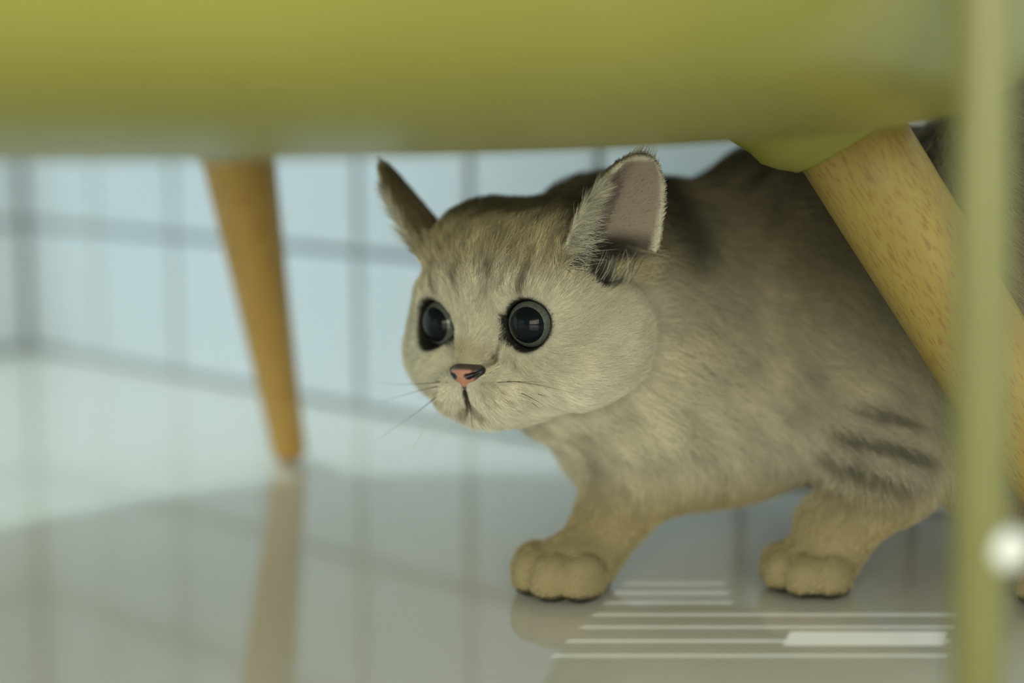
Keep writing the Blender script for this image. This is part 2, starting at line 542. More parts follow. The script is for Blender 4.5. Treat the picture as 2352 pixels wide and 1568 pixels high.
# torso, haunch, chest
def build_body():
    G.cone(W(1800, 690, 0.790), W(2330, 640, 0.722), 0.064, 0.066, 0.012)
    G.ellipsoid(W(1960, 545, 0.775), (0.085, 0.056, 0.054), 0.02)
    G.ellipsoid(W(2330, 900, 0.715), (0.050, 0.045, 0.065), 0.015)      # haunch
    G.ellipsoid(W(2390, 440, 0.705), (0.055, 0.045, 0.056), 0.02)       # rump
    G.ellipsoid(W(1880, 900, 0.752), (0.075, 0.048, 0.040), 0.015)     # ribs and belly
    G.ellipsoid(W(1640, 960, 0.745), (0.052, 0.045, 0.0425), 0.015)     # chest
    G.ellipsoid(W(1455, 985, 0.735), (0.036, 0.034, 0.035), 0.015)    # breast
    G.cone(W(1400, 640, 0.735), W(1700, 700, 0.775), 0.048, 0.056, 0.012)   # neck
    G.cone(W(1330, 815, 0.72), W(1560, 930, 0.74), 0.041, 0.047, 0.012)     # throat
    G.ellipsoid(W(1880, 830, 0.735), (0.040, 0.032, 0.050), 0.015)     # near shoulder
    G.ellipsoid(W(1500, 820, 0.722), (0.046, 0.040, 0.046), 0.015)     # ruff behind the cheek
    # stretched foreleg
    G.cone(W(1530, 1040, 0.735), W(1430, 1150, 0.715), 0.026, 0.0175, 0.010)
    G.cone(W(1430, 1150, 0.715), W(1340, 1295, 0.695), 0.0170, 0.0150, 0.008)
    paw(W(1276, 1318, 0.684), (-0.74, -0.67), 1.06)
    # near foreleg, elbow bent back
    G.cone(W(1930, 930, 0.725), W(2040, 1080, 0.706), 0.032, 0.023, 0.012)
    G.cone(W(2040, 1085, 0.706), W(1920, 1215, 0.698), 0.0215, 0.0165, 0.010)
    G.cone(W(1920, 1215, 0.698), W(1880, 1300, 0.695), 0.0165, 0.0150, 0.008)
    paw(W(1846, 1308, 0.688), (-0.72, -0.69), 1.0)
    # hind paw
    G.cone(W(2400, 1180, 0.69), W(2440, 1330, 0.68), 0.022, 0.014, 0.01)
    paw(W(2425, 1340, 0.668), (-0.85, -0.5), 0.95)
    tl = [(0.272, 0.700, 0.085), (0.300, 0.690, 0.045), (0.316, 0.665, 0.020), (0.320, 0.630, 0.0145), (0.316, 0.602, 0.0135)]
    for i in range(4):                                                  # tail curled round to the front
        G.cone(np.array(tl[i]), np.array(tl[i + 1]), 0.016 - 0.001 * i, 0.015 - 0.001 * i, 0.006)

def paw(c, fwd, s):
    """paw with four toes; c is the middle of the front of the foot, resting on the floor"""
    f = np.array([fwd[0], fwd[1], 0.0]); f /= np.linalg.norm(f)
    l = np.array([-f[1], f[0], 0.0])
    c = np.array([c[0], c[1], 0.0])
    up = np.array([0, 0, 1.0])
    G.ellipsoid(c - f * 0.010 * s + up * 0.0125 * s, np.array([0.0175, 0.0175, 0.0115]) * s, 0.006)
    for u, fo, r in ((-0.0150, -0.002, 0.0090), (-0.0057, 0.0060, 0.0105), (0.0057, 0.0060, 0.0105), (0.0150, -0.002, 0.0090)):
        t = c + l * u * s + f * fo * s
        R = np.stack([f, l, up])
        G.ellipsoid(t + up * 0.0098 * s, np.array([0.0122, r * 0.84, 0.0105]) * s, 0.0009, R)
build_body()

# head
hell(0, 1.0, -3.4, 4.4, 3.45, 3.9, 0.8)
hell(0, 2.25, -4.9, 3.9, 2.5, 2.4, 0.8)                # nape
hell(0, 2.2, -1.7, 2.9, 1.75, 1.9, 0.8)               # forehead
for s in (-1, 1):
    hell(s * 2.5, 2.7, -3.0, 1.9, 1.75, 2.3, 0.8)      # skull under the ears
for s in (-1, 1):
    hell(s * 2.9, -1.55, -2.3, 2.55, 2.35, 2.7, 0.9)  # cheeks
    hell(s * 3.9, -0.9, -3.4, 2.0, 2.4, 2.2, 0.9)
    hell(s * 2.45, 1.25, -0.95, 1.45, 0.85, 1.1, 0.7) # brow
    hell(s * 2.2, -1.75, -0.35, 1.5, 1.05, 1.1, 0.7)  # under the eye
hcone((0, 1.6, -0.55), (0, -1.25, 0.82), 1.05, 0.68, 0.6)      # bridge
for s in (-1, 1):
    hell(s * 1.0, -2.75, 0.52, 1.30, 0.98, 1.12, 0.4)      # whisker pads
hell(0, -2.2, 0.45, 0.8, 0.75, 1.0, 0.4)
hell(0, -3.5, 0.2, 1.0, 0.55, 0.95, 0.35)                   # chin
hell(0, -3.2, -1.2, 2.6, 1.3, 2.0, 0.8)

hell(-2.2, 2.75, -4.0, 2.1, 2.1, 2.3, 0.8)
for s in (-1, 1):
    hell(s * 3.2, 0.2, -2.0, 1.5, 1.7, 1.7, 0.8)       # temples
# ears: cupped sheets
EB = np.array([4.5, 2.35, -2.7]); ET = np.array([6.75, 6.85, -2.1])
EL = np.linalg.norm(ET - EB)
ea = (ET - EB) / EL
en = np.array([0.84, -0.3, 0.42]); en -= ea * (en @ ea); en /= np.linalg.norm(en)
eu = np.cross(ea, en)
if eu[0] < 0: eu = -eu
EARS = {}
EOFF = {1: np.array([0.38, -0.05, 0.0]), -1: np.array([0.25, 0.42, 0.0])}
for s in (1, -1):
    m = np.array([s, 1, 1])
    EARS[s] = (EB * m + EOFF[s], ea * m, eu * m, en * m)
def ear_sheet(u, v):
    t = np.clip(v / EL, -0.4, 1)
    w0 = 0.55 * (u / 2.1) ** 2 * (1.15 - 0.5 * t) - 0.75 * (1 - t) + 0.15 * t
    tt = np.clip(t, 0, 1)
    wid = 2.3 * np.sqrt(np.clip(1 - tt ** 2.1, 0, 1)) + 0.0
    return w0, wid
for s in (1, -1):
    b, a, u_, n_ = EARS[s]
    c = H(*(b + a * EL * 0.45))
    sl, X, Y, Z = G.block(c, 0.042)
    q = [(X - HO[0]), (Y - HO[1]), (Z - HO[2])]
    hx = [100 * (HR[i][0] * q[0] + HR[i][1] * q[1] + HR[i][2] * q[2]) for i in range(3)]
    hx = [hx[i] - b[i] for i in range(3)]
    uu = sum(hx[i] * u_[i] for i in range(3)); vv = sum(hx[i] * a[i] for i in range(3)); ww = sum(hx[i] * n_[i] for i in range(3))
    uc = uu - 0.25 * np.clip(vv / EL, 0, 1) ** 2
    w0, wid = ear_sheet(uc, vv)
    th = 0.16 + 0.10 * np.clip(1 - vv / EL, 0, 1)
    sd = np.maximum(np.abs(ww - w0) * 0.9 - th, np.maximum((np.abs(uc) - wid) * 0.75, np.maximum(-vv - 1.2, (vv - EL) * 0.9)))
    G.add(sl, (0.01 * sd).astype(np.float32), 0.0035)
    cv = b + a * 0.15 + n_ * 0.30 + u_ * 0.30
    ER = np.stack([u_ @ HR, a @ HR, n_ @ HR])
    hell(*cv, 1.45, 1.15, 0.85, 0.2, op='sub', R=ER)

# eye sockets
EYE_R = 1.20
EYES = {}
for s in (1, -1):
    ax = np.array([s * math.sin(math.radians(13)), 0.03, math.cos(math.radians(13))]); ax /= np.linalg.norm(ax)
    c = np.array([s * 2.36, 0.03, -0.86])
    EYES[s] = (c, ax)
    hell(*c, 1.215, 1.215, 1.215, 0.10, op='sub')
    o = c + ax * 1.0
    hcone(tuple(c + ax * 0.6), tuple(c + ax * 1.95), 1.00, 1.09, 0.16, op='sub')
# mouth groove
hcone((0, -2.45, 1.62), (0, -3.05, 1.50), 0.10, 0.10, 0.12, op='sub')
for s in (1, -1):
    hcone((0, -3.05, 1.50), (s * 0.75, -3.32, 1.05), 0.08, 0.08, 0.10, op='sub')

V, Q = surface_nets(G)
V[:, 2] = np.maximum(V[:, 2], 0.0006)
cat_me = np_mesh('body', V, Q)
# light smoothing and outward normals
bm = bmesh.new(); bm.from_mesh(cat_me)
bmesh.ops.smooth_vert(bm, verts=bm.verts, factor=0.5, use_axis_x=True, use_axis_y=True, use_axis_z=True)
# keep only the largest connected piece
bm.verts.ensure_lookup_table()
seen = np.zeros(len(bm.verts), bool); best = []
for v0 in bm.verts:
    if seen[v0.index]: continue
    st = [v0]; comp = []; seen[v0.index] = True
    while st:
        q = st.pop(); comp.append(q)
        for e in q.link_edges:
            w = e.other_vert(q)
            if not seen[w.index]:
                seen[w.index] = True; st.append(w)
    if len(comp) > len(best): best = comp
keep = set(v.index for v in best)
bmesh.ops.delete(bm, geom=[v for v in bm.verts if v.index not in keep], context='VERTS')
bmesh.ops.recalc_face_normals(bm, faces=bm.faces)
bm.to_mesh(cat_me); bm.free()

CATB = Vector((0.12, 0.72, 0.0))
cat = empty('cat', CATB, 'golden shaded cat with round dark eyes crouching under the yellow chair', 'cat')
def at_cat(o):
    o.parent = cat
    o.matrix_parent_inverse = Matrix.Translation(-CATB)
    return o

# ------------------------------------------------------------------ coat colour (linear albedo) from position
rng = np.random.default_rng(7)
_w = rng.normal(size=(40, 3)); _ph = rng.uniform(0, 6.28, 40)
def wob(p, freq, seed=0):
    """smooth noise, about -1..1, p in metres"""
    k = np.roll(_w, seed, 0)[:12] * freq
    return np.sin(p @ k.T + np.roll(_ph, seed)[:12]).sum(1) / 3.5
def sstep(a, b, x):
    t = np.clip((x - a) / (b - a), 0, 1)
    return t * t * (3 - 2 * t)
def ear_local(h):
    """per point: nearest ear's (u, v, w - sheet) and side"""
    s = np.where(h[:, 0] >= 0, 1.0, -1.0)
    q = (h - np.where(h[:, :1] >= 0, EOFF[1], EOFF[-1])) * np.stack([s, np.ones_like(s), np.ones_like(s)], 1) - EB
    u = q @ eu; v = q @ ea; w = q @ en
    u = u - 0.25 * np.clip(v / EL, 0, 1) ** 2
    w0, wid = ear_sheet(u, v)
    return u, v, w - w0, wid, s
def eye_dist(h):
    """distance (cm) from the axis of the nearer eye, for points in front"""
    out = np.full(len(h), 9.0); vec = np.zeros_like(h)
    for s in (1, -1):
        c, ax = EYES[s]
        q = h - c; t = q @ ax
        r = q - t[:, None] * ax
        d = np.linalg.norm(r, axis=1)
        d = np.where(t > 0.2, d, 9.0)
        m = d < out
        out = np.where(m, d, out); vec[m] = r[m] / np.maximum(d[m], 1e-6)[:, None]
    return out, vec
CREAM = np.array([0.73, 0.70, 0.54]); GOLD = np.array([0.50, 0.425, 0.23]); DARK = np.array([0.085, 0.075, 0.055])
WHITE = np.array([0.76, 0.74, 0.60]); BROWN = np.array([0.24, 0.20, 0.12]); PINK = np.array([0.34, 0.275, 0.215])
GREY = np.array([0.36, 0.335, 0.25])
def mixc(a, b, t):
    return a * (1 - t[:, None]) + b * t[:, None]
def regions(p):
    h = to_head(p)
    r = np.linalg.norm((h - np.array([0, 0.2, -2.4])) / np.array([1.15, 1.0, 1.05]), axis=1)
    u, v, w, wid, s = ear_local(h)
    ear = (v > 0.55) & (np.abs(u) < wid + 0.5) & (np.abs(w) < 0.6) & (np.linalg.norm(h - np.array([0, 1.0, -3.4]), axis=1) > 4.35)
    head = (1 - sstep(5.0, 6.4, r))
    head = np.where(ear, 1.0, head)
    return h, head, ear, (u, v, w, wid, s)
def coat(p, nrm):
    h, head, ear, (u, v, w, wid, sd) = regions(p)
    n = len(p)
    x, y, z = h[:, 0], h[:, 1], h[:, 2]
    # --- body: dark shaded back, cream underside
    hgt = p[:, 2]
    mott = wob(p, 110, 3) * 0.5 + wob(p, 260, 9) * 0.5
    t = sstep(0.07, 0.165, hgt + 0.012 * mott + 0.30 * (p[:, 0] - 0.11))
    t = t * sstep(5.6, 9.5, np.linalg.norm(h - np.array([0, -1.5, -2.4]), axis=1) + 1.2 * mott)
    nearh = 1 - sstep(5.8, 8.8, np.linalg.norm(h - np.array([0, -1.5, -2.4]), axis=1))
    body = mixc(CREAM * np.array([0.72, 0.715, 0.68]) * (1 + 0.16 * nearh)[:, None], GREY * np.array([0.90, 0.85, 0.70]), t)
    t2 = sstep(0.115, 0.185, hgt + 0.012 * mott)
    body = mixc(body, np.tile(BROWN * 0.8, (n, 1)), t2 * 0.85)
    body *= (1 + 0.26 * mott)[:, None]
    # dark collar mark down the shoulder behind the ear
    a = W(1455, 410, 0.75); b = W(1540, 600, 0.745)
    d = b - a; tt = np.clip(((p - a) @ d) / (d @ d), 0, 1)
    cd = np.abs((p - a - tt[:, None] * d) @ np.array([0.86, 0.2, 0.45]))
    inl = (((p - a) @ d) / (d @ d))
    body = mixc(body, np.tile(DARK * 0.8, (n, 1)), (1 - sstep(0.004, 0.012, cd)) * (1 - sstep(0.9, 1.25, inl)) * sstep(-0.9, -0.1, inl) * 0.9)
    # barred near elbow
    e = W(2000, 1040, 0.70)
    q = np.linalg.norm((p - e) / np.array([1.0, 1.3, 1.0]), axis=1)
    bars = sstep(-0.1, 0.6, np.sin((p[:, 2] * 1.0 + 0.25 * p[:, 0]) * 2 * np.pi / 0.0135 + 0.8))
    body = mixc(body, np.tile(DARK * 1.1, (n, 1)), (1 - sstep(0.018, 0.034, q)) * (0.25 + 0.6 * bars))
    # paws, warmer
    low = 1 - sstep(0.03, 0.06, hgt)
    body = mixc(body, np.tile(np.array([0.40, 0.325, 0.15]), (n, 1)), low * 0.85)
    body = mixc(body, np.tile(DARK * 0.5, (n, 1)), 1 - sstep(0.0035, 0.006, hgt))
    # --- head
    mh = wob(p, 330, 5) * 0.5 + wob(p, 700, 1) * 0.5
    hc = np.tile(CREAM, (n, 1))
    crown = sstep(1.2, 3.0, y + 0.3 * mh + 0.25 * (-z))
    hc = mixc(hc, np.tile(GOLD, (n, 1)), crown * 0.75)
    nape = sstep(-1.0, -2.3, z + 0.3 * mh) * sstep(2.7, 3.6, y)
    hc = mixc(hc, np.tile(BROWN * 0.7, (n, 1)), nape * 0.95)
    stripe = np.zeros(n)
    for sx, wdt in ((0.62, 0.13), (1.45, 0.16), (2.3, 0.15)):
        stripe = np.maximum(stripe, 1 - sstep(wdt * 0.5, wdt * 1.9, np.abs(np.abs(x) - sx - 0.12 * (y - 1.5) + 0.16 * mh)))
    stripe *= sstep(0.9, 1.6, y) * (1 - 0.65 * sstep(2.2, 3.2, y)) * sstep(-3.5, -1.5, z) * (0.7 + 0.5 * wob(p, 500, 17))
    hc = mixc(hc, np.tile(BROWN, (n, 1)), np.clip(stripe, 0, 1) * 0.8)
    hc = mixc(hc, np.tile(WHITE, (n, 1)), (1 - sstep(-3.0, -1.4, y)) * sstep(-3, -0.5, z) * 0.7)
    # tan saddle over the nose
    nz = np.linalg.norm((h - np.array([0, -1.1, 1.3])) / np.array([1.0, 0.75, 1.0]), axis=1)
    hc = mixc(hc, np.tile(GOLD * 0.95, (n, 1)), (1 - sstep(0.5, 1.0, nz)) * 0.6)
    # dark eye rims, tear line, nose rim, mouth
    ed, _ = eye_dist(h)
    hc = mixc(hc, np.tile(DARK * 0.35, (n, 1)), 1 - sstep(1.10, 1.19, ed))
    def seg(a, b):
        a = np.array(a); b = np.array(b); d = b - a
        flat = np.array([1.0, 1.0, 0.0]); a = a * flat; d = d * flat
        q = h * np.stack([np.where(x >= 0, 1.0, -1.0), np.ones(n), np.zeros(n)], 1) - a
        tt = np.clip((q @ d) / (d @ d), 0, 1)
        return np.linalg.norm(q - tt[:, None] * d, axis=1) + 9.0 * (z < -1.0), tt
    sg, tt = seg((1.52, 0.35, 0.2), (1.32, -0.60, 0.5))
    hc = mixc(hc, np.tile(DARK * 0.3, (n, 1)), (1 - sstep(0.14, 0.22, sg)))
    sg, tt = seg((1.75, -0.55, 0.2), (1.14, -0.80, 0.5))
    hc = mixc(hc, np.tile(DARK * 0.3, (n, 1)), (1 - sstep(0.22 - 0.1 * tt, 0.34 - 0.14 * tt, sg)))
    sg, tt = seg((1.28, -0.8, 0.5), (0.75, -1.60, 1.1))
    hc = mixc(hc, np.tile(BROWN * 0.8, (n, 1)), (1 - sstep(0.05, 0.2, sg + 0.06 * mh)) * 0.6)
    sg, tt = seg((0, -2.5, 1.6), (0, -3.25, 1.5))
    hc = mixc(hc, np.tile(DARK * 0.4, (n, 1)), 1 - sstep(0.07, 0.16, sg + 0.03 * mh))
    sg, tt = seg((0, -3.2, 1.5), (0.5, -3.42, 1.1))
    hc = mixc(hc, np.tile(BROWN * 0.9, (n, 1)), (1 - sstep(0.06, 0.2, sg)) * 0.7)
    # whisker spots
    for sx, sy in ((0.95, -2.25), (1.35, -2.2), (1.0, -2.6), (1.35, -2.62), (1.75, -2.5), (1.1, -2.95), (1.5, -2.95), (1.9, -2.85)):
        dd = np.hypot(np.abs(x) - sx, y - sy)
        hc = mixc(hc, np.tile(GOLD * 0.8, (n, 1)), (1 - sstep(0.05, 0.14, dd)) * sstep(-0.8, 0, z) * 0.7)
    hc *= (1 + 0.10 * mh)[:, None]
    # --- ears
    fr = w > 0.02
    ec = np.tile(CREAM * 0.95, (n, 1))
    inner = mixc(np.tile(PINK, (n, 1)), np.tile(PINK * np.array([0.75, 0.72, 0.78]), (n, 1)), sstep(0.2, -0.8, u))
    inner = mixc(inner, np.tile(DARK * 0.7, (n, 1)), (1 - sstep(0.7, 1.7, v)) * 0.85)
    rim = sstep(0.80, 0.93, np.abs(u) / np.maximum(wid, 0.05)) + sstep(0.93, 0.97, v / EL)
    inner = mixc(inner, np.tile(CREAM * 0.9, (n, 1)), np.clip(rim, 0, 1))
    outer = np.tile(BROWN * 0.95, (n, 1))
    ec = np.where(fr[:, None], inner, outer)
    # dark hair at the foot of the ear
    eb = np.exp(-((v - 0.3) / 0.55) ** 2 - ((u + 1.3) / 0.8) ** 2) * fr * sstep(-0.4, 0.1, v)
    hc = mixc(hc, np.tile(DARK, (n, 1)), np.clip(eb, 0, 1) * 0.8)
    hc = np.where(ear[:, None], ec, hc)
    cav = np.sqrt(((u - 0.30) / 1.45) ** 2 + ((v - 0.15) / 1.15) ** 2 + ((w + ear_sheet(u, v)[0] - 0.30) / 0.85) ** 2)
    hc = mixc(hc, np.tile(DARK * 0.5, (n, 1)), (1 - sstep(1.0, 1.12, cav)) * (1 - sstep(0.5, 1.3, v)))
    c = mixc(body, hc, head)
    return np.clip(c, 0.008, 0.9), h, head, ear, (u, v, w, wid, sd)

co = np.empty(len(cat_me.vertices) * 3, np.float32); cat_me.vertices.foreach_get('co', co); co = co.reshape(-1, 3).astype(float)
no = np.empty(len(cat_me.vertices) * 3, np.float32); cat_me.vertex_normals.foreach_get('vector', no); no = no.reshape(-1, 3).astype(float)
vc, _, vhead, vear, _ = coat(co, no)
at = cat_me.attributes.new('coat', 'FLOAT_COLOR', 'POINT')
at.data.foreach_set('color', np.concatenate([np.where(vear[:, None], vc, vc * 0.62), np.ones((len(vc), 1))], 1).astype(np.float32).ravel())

def attr_material(name, rough, spec, gain_root=None, gain_tip=None):
    m = mat(name, (0.5, 0.4, 0.25), rough, spec)
    N, L, b = nodes(m)
    a = N.new('ShaderNodeAttribute'); a.attribute_name = 'coat'
    if gain_root is None:
        L.new(a.outputs['Color'], b.inputs['Base Color'])
    else:
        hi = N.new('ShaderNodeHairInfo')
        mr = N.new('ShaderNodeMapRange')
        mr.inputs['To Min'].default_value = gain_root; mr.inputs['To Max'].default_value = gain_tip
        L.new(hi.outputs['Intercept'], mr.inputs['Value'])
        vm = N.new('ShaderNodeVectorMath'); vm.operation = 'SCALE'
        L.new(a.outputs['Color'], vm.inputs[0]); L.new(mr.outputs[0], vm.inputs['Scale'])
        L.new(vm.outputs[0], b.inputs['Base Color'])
    return m
M_SKIN = attr_material('cat_skin', 0.75, 0.2)
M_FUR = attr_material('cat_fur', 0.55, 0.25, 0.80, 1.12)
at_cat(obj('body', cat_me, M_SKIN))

# ------------------------------------------------------------------ fur
tq = np.empty(len(cat_me.polygons) * 4, np.int32)
cat_me.calc_loop_triangles()
tri = np.empty(len(cat_me.loop_triangles) * 3, np.int32); cat_me.loop_triangles.foreach_get('vertices', tri); tri = tri.reshape(-1, 3)
A0, B0, C0 = co[tri[:, 0]], co[tri[:, 1]], co[tri[:, 2]]
ar = 0.5 * np.linalg.norm(np.cross(B0 - A0, C0 - A0), axis=1)
cen = (A0 + B0 + C0) / 3
_, chead, cear, ce = regions(cen)
def unit(a):
    return a / np.maximum(np.linalg.norm(a, axis=1, keepdims=True), 1e-9)

def grow(weight, count, seed, radius, npt=5):
    r = np.random.default_rng(seed)
    pr = ar * weight; pr /= pr.sum()
    idx = r.choice(len(tri), count, p=pr)
    a = r.random(count); b = r.random(count); fl = a + b > 1; a[fl] = 1 - a[fl]; b[fl] = 1 - b[fl]
    T = tri[idx]
    p = co[T[:, 0]] * (1 - a - b)[:, None] + co[T[:, 1]] * a[:, None] + co[T[:, 2]] * b[:, None]
    n = unit(no[T[:, 0]] * (1 - a - b)[:, None] + no[T[:, 1]] * a[:, None] + no[T[:, 2]] * b[:, None])
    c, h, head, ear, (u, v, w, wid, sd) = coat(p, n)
    nh = n @ HR.T
    x, y, z = h[:, 0], h[:, 1], h[:, 2]
    # flow on the head: away from the nose; on the body: back and down
    fh = unit(h - np.array([0, -1.75, 2.1])) + np.array([0, 0.15, 0])
    fh[:, 0] += np.sign(x) * 0.25 * sstep(1.0, -2.5, y)
    fh[:, 1] -= 0.55 * sstep(-0.5, -3.0, y)
    fb = np.tile(np.array([0.75, -0.05, -0.45]), (count, 1))
    low = 1 - sstep(0.02, 0.09, p[:, 2])
    fb = mixc(fb, np.tile(np.array([-0.25, -0.15, -0.95]), (count, 1)), low)
    toe = 1 - sstep(0.012, 0.028, p[:, 2])
    fb = mixc(fb, np.tile(np.array([-0.6, -0.5, -0.45]), (count, 1)), toe)
    f = mixc(fb, fh @ HR, head)
    # ears
    m = np.stack([sd, np.ones_like(sd), np.ones_like(sd)], 1)
    front = ear & (w > 0.02)
    edir_in = (eu * 0.85 + ea * 0.55) * m
    edir_out = (ea * 1.0 + eu * 0.0) * m
    fe = np.where(front[:, None], edir_in, edir_out)
    f = np.where(ear[:, None], fe @ HR, f)
    ed, ev = eye_dist(h)
    near = (1 - sstep(1.2, 2.0, ed))
    f = f + (ev @ HR) * (near * 1.6)[:, None]
    f = f + (0.14 + 0.14 * sstep(0.5, 2.5, y))[:, None] * np.stack([wob(p, 420, 2), wob(p, 420, 8), wob(p, 420, 14)], 1) + r.normal(size=(count, 3)) * 0.16
    f = unit(f - n * np.sum(f * n, 1, keepdims=True))
    # length (metres)
    Lh = 0.0050 + 0.0050 * sstep(0.5, 4.0, y) + 0.0055 * sstep(1.5, 4.8, np.abs(x)) * sstep(1.5, -1.5, y) + 0.003 * sstep(-2.5, -3.8, y) + 0.006 * sstep(-1.8, -3.8, z) * sstep(2.0, -0.5, y)
    Lh *= 1 - 0.55 * (1 - sstep(0.6, 1.8, np.linalg.norm(h - np.array([0, -1.9, 1.5]), axis=1)))
    Lh = np.minimum(Lh, 0.0017 + 0.006 * sstep(1.08, 1.8, ed))
    Lb = 0.0105 + 0.0015 * sstep(0.05, 0.12, p[:, 2]) - 0.0075 * (1 - sstep(0.02, 0.055, p[:, 2]))
    L = Lb * (1 - head) + Lh * head
    le = np.where(front, 0.0022 + 0.0075 * sstep(-0.2, -1.6, u) * sstep(4.4, 3.0, v) * sstep(0.4, 1.4, v + 0.6), 0.0028)
    L = np.where(ear, le, L)
    L *= r.uniform(0.6, 1.15, count)
    lift = 0.42 * (1 - head) + (0.40 + 0.32 * sstep(2.0, 4.5, y)) * head
    lift = np.where(ear, np.where(front, 0.35, 0.25), lift) + r.normal(size=count) * 0.10
    nose = np.linalg.norm((h - np.array([0, -1.86, 1.6])) / np.array([0.74, 0.50, 0.6]), axis=1)
    bare = front & (u > -0.5) & (np.abs(u) < wid * 0.86) & (r.random(count) < 0.5)
    ok = (ed > 1.06) & (nose > 1.0) & ~bare & (p[:, 2] > 0.0025)
    wa = w + ear_sheet(u, v)[0]
    cav = np.sqrt(((u - 0.30) / 1.45) ** 2 + ((v - 0.15) / 1.15) ** 2 + ((wa - 0.30) / 0.85) ** 2)
    ok &= ~((cav < 1.1) & (r.random(count) < 0.9))
    p, n, f, L, lift, c, head = p[ok], n[ok], f[ok], L[ok], lift[ok], c[ok], head[ok]
    k = len(p)
    vr = (0.14 + 0.36 * sstep(0.5, 2.5, y[ok])) * head + 0.16 * (1 - head)
    c = c * ((1 + vr * r.uniform(-1, 1, k)) * (1 + 0.5 * vr * wob(p, 1500, 21)))[:, None]
    d0 = unit(f * np.cos(lift)[:, None] + n * np.sin(lift)[:, None])
    pts = np.empty((k, npt, 3))
    for i in range(npt):
        t = i / (npt - 1)
        pts[:, i] = p - n * 0.0004 + (d0 * (t - 0.30 * t * t) + f * (0.30 * t * t)) * L[:, None]
    pts[:, :, 2] = np.maximum(pts[:, :, 2], 0.0005)
    rad = np.array([1.0, 0.95, 0.85, 0.6, 0.22]) if npt == 5 else np.linspace(1, 0.25, npt)
    R = rad[None, :] * radius * r.uniform(0.75, 1.2, (k, 1))
    return pts, R, c

def hair_object(name, parts, m):
    hc = bpy.data.hair_curves.new(name)
    npt = parts[0][0].shape[1]
    P_ = np.concatenate([q[0] for q in parts]); R_ = np.concatenate([q[1] for q in parts]); C_ = np.concatenate([q[2] for q in parts])
    hc.add_curves([npt] * len(P_))
    hc.attributes['position'].data.foreach_set('vector', P_.astype(np.float32).ravel())
    ra = hc.attributes.get('radius') or hc.attributes.new('radius', 'FLOAT', 'POINT')
    ra.data.foreach_set('value', R_.astype(np.float32).ravel())
    ca = hc.attributes.new('coat', 'FLOAT_COLOR', 'CURVE')
    ca.data.foreach_set('color', np.concatenate([C_, np.ones((len(C_), 1))], 1).astype(np.float32).ravel())
    hc.materials.append(m)
    o = bpy.data.objects.new(name, hc); C.objects.link(o)
    o['kind'] = 'stuff'
    return at_cat(o)
fz = to_head(cen)[:, 2]
hw = np.where(chead > 0.5, np.where(fz > -4.5, 1.0, 0.45), 0.0)
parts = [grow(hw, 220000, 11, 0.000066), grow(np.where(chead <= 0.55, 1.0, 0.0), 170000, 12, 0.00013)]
# long pale tufts that sweep across the ear openings
def tufts(count, seed):
    r = np.random.default_rng(seed)
    pts = np.empty((2 * count, 5, 3)); k = 0; low = []
    for s in (1, -1):
        b, a, u_, n_ = EARS[s]
        for _ in range(count):
            if r.random() < 0.9:                  # from the inner edge, across and up
                v0 = r.uniform(-0.3, 2.6); u0 = -ear_sheet(0.0, v0)[1] * r.uniform(0.70, 0.98)
                d = np.array([0.95, 0.10 + 0.28 * r.normal(), 0.25]); ln = r.uniform(0.9, 2.0) * (1 - 0.15 * v0) * (1.0 if s > 0 else 1.35)
            else:                                 # from the cheek, upwards over the canal
                u0 = r.uniform(-0.9, 1.3); v0 = r.uniform(-1.15, -0.8)
                d = np.array([0.35 + 0.25 * r.normal(), 1.0, 0.05]); ln = r.uniform(0.9, 1.7)
            low.append(v0 < 0.35)
            w0 = ear_sheet(u0, v0)[0] + (0.12 if v0 > -0.5 else 0.95)
            d /= np.linalg.norm(d)
            bend = np.array([r.normal() * 0.15, -0.12 if d[0] > 0.7 else 0.0, -0.25])
            for i in range(5):
                t = i / 4
                q = np.array([u0, v0, w0]) + (d * t + bend * t * t) * ln
                pts[k, i] = H(*(b + u_ * q[0] + a * q[1] + n_ * q[2]))
            k += 1
    R = np.array([1.0, 0.95, 0.8, 0.55, 0.2])[None] * 0.00010 * r.uniform(0.7, 1.2, (2 * count, 1))
    cc = np.tile(WHITE, (2 * count, 1)) * r.uniform(0.6, 1.1, (2 * count, 1))
    dk = np.array(low) & (r.random(2 * count) < 0.75)
    cc[dk] = DARK * 0.9
    return pts, R, cc
def tips(count, seed):
    r = np.random.default_rng(seed)
    pts = np.empty((2 * count, 5, 3)); k = 0
    for s in (1, -1):
        b, a, u_, n_ = EARS[s]
        for _ in range(count):
            v0 = EL * r.uniform(0.86, 0.985); u0 = 0.25 + ear_sheet(0.0, v0)[1] * r.uniform(-0.9, 0.9)
            d = np.array([0.35 - 0.5 * (u0 - 0.25), 1.0, -0.05]) + r.normal(size=3) * 0.06
            ln = r.uniform(0.25, 0.75)
            for i in range(5):
                t = i / 4
                q = np.array([u0, v0, ear_sheet(u0, v0)[0]]) + d * t * ln
                pts[k, i] = H(*(b + u_ * q[0] + a * q[1] + n_ * q[2]))
            k += 1
    R = np.array([1.0, 0.9, 0.7, 0.45, 0.15])[None] * 0.00008 * np.ones((2 * count, 1))
    return pts, R, np.tile(CREAM * 0.75, (2 * count, 1)) * r.uniform(0.6, 1.1, (2 * count, 1))
parts.append(tufts(420, 5))
parts.append(tips(160, 6))
hair_object('fur', parts, M_FUR)

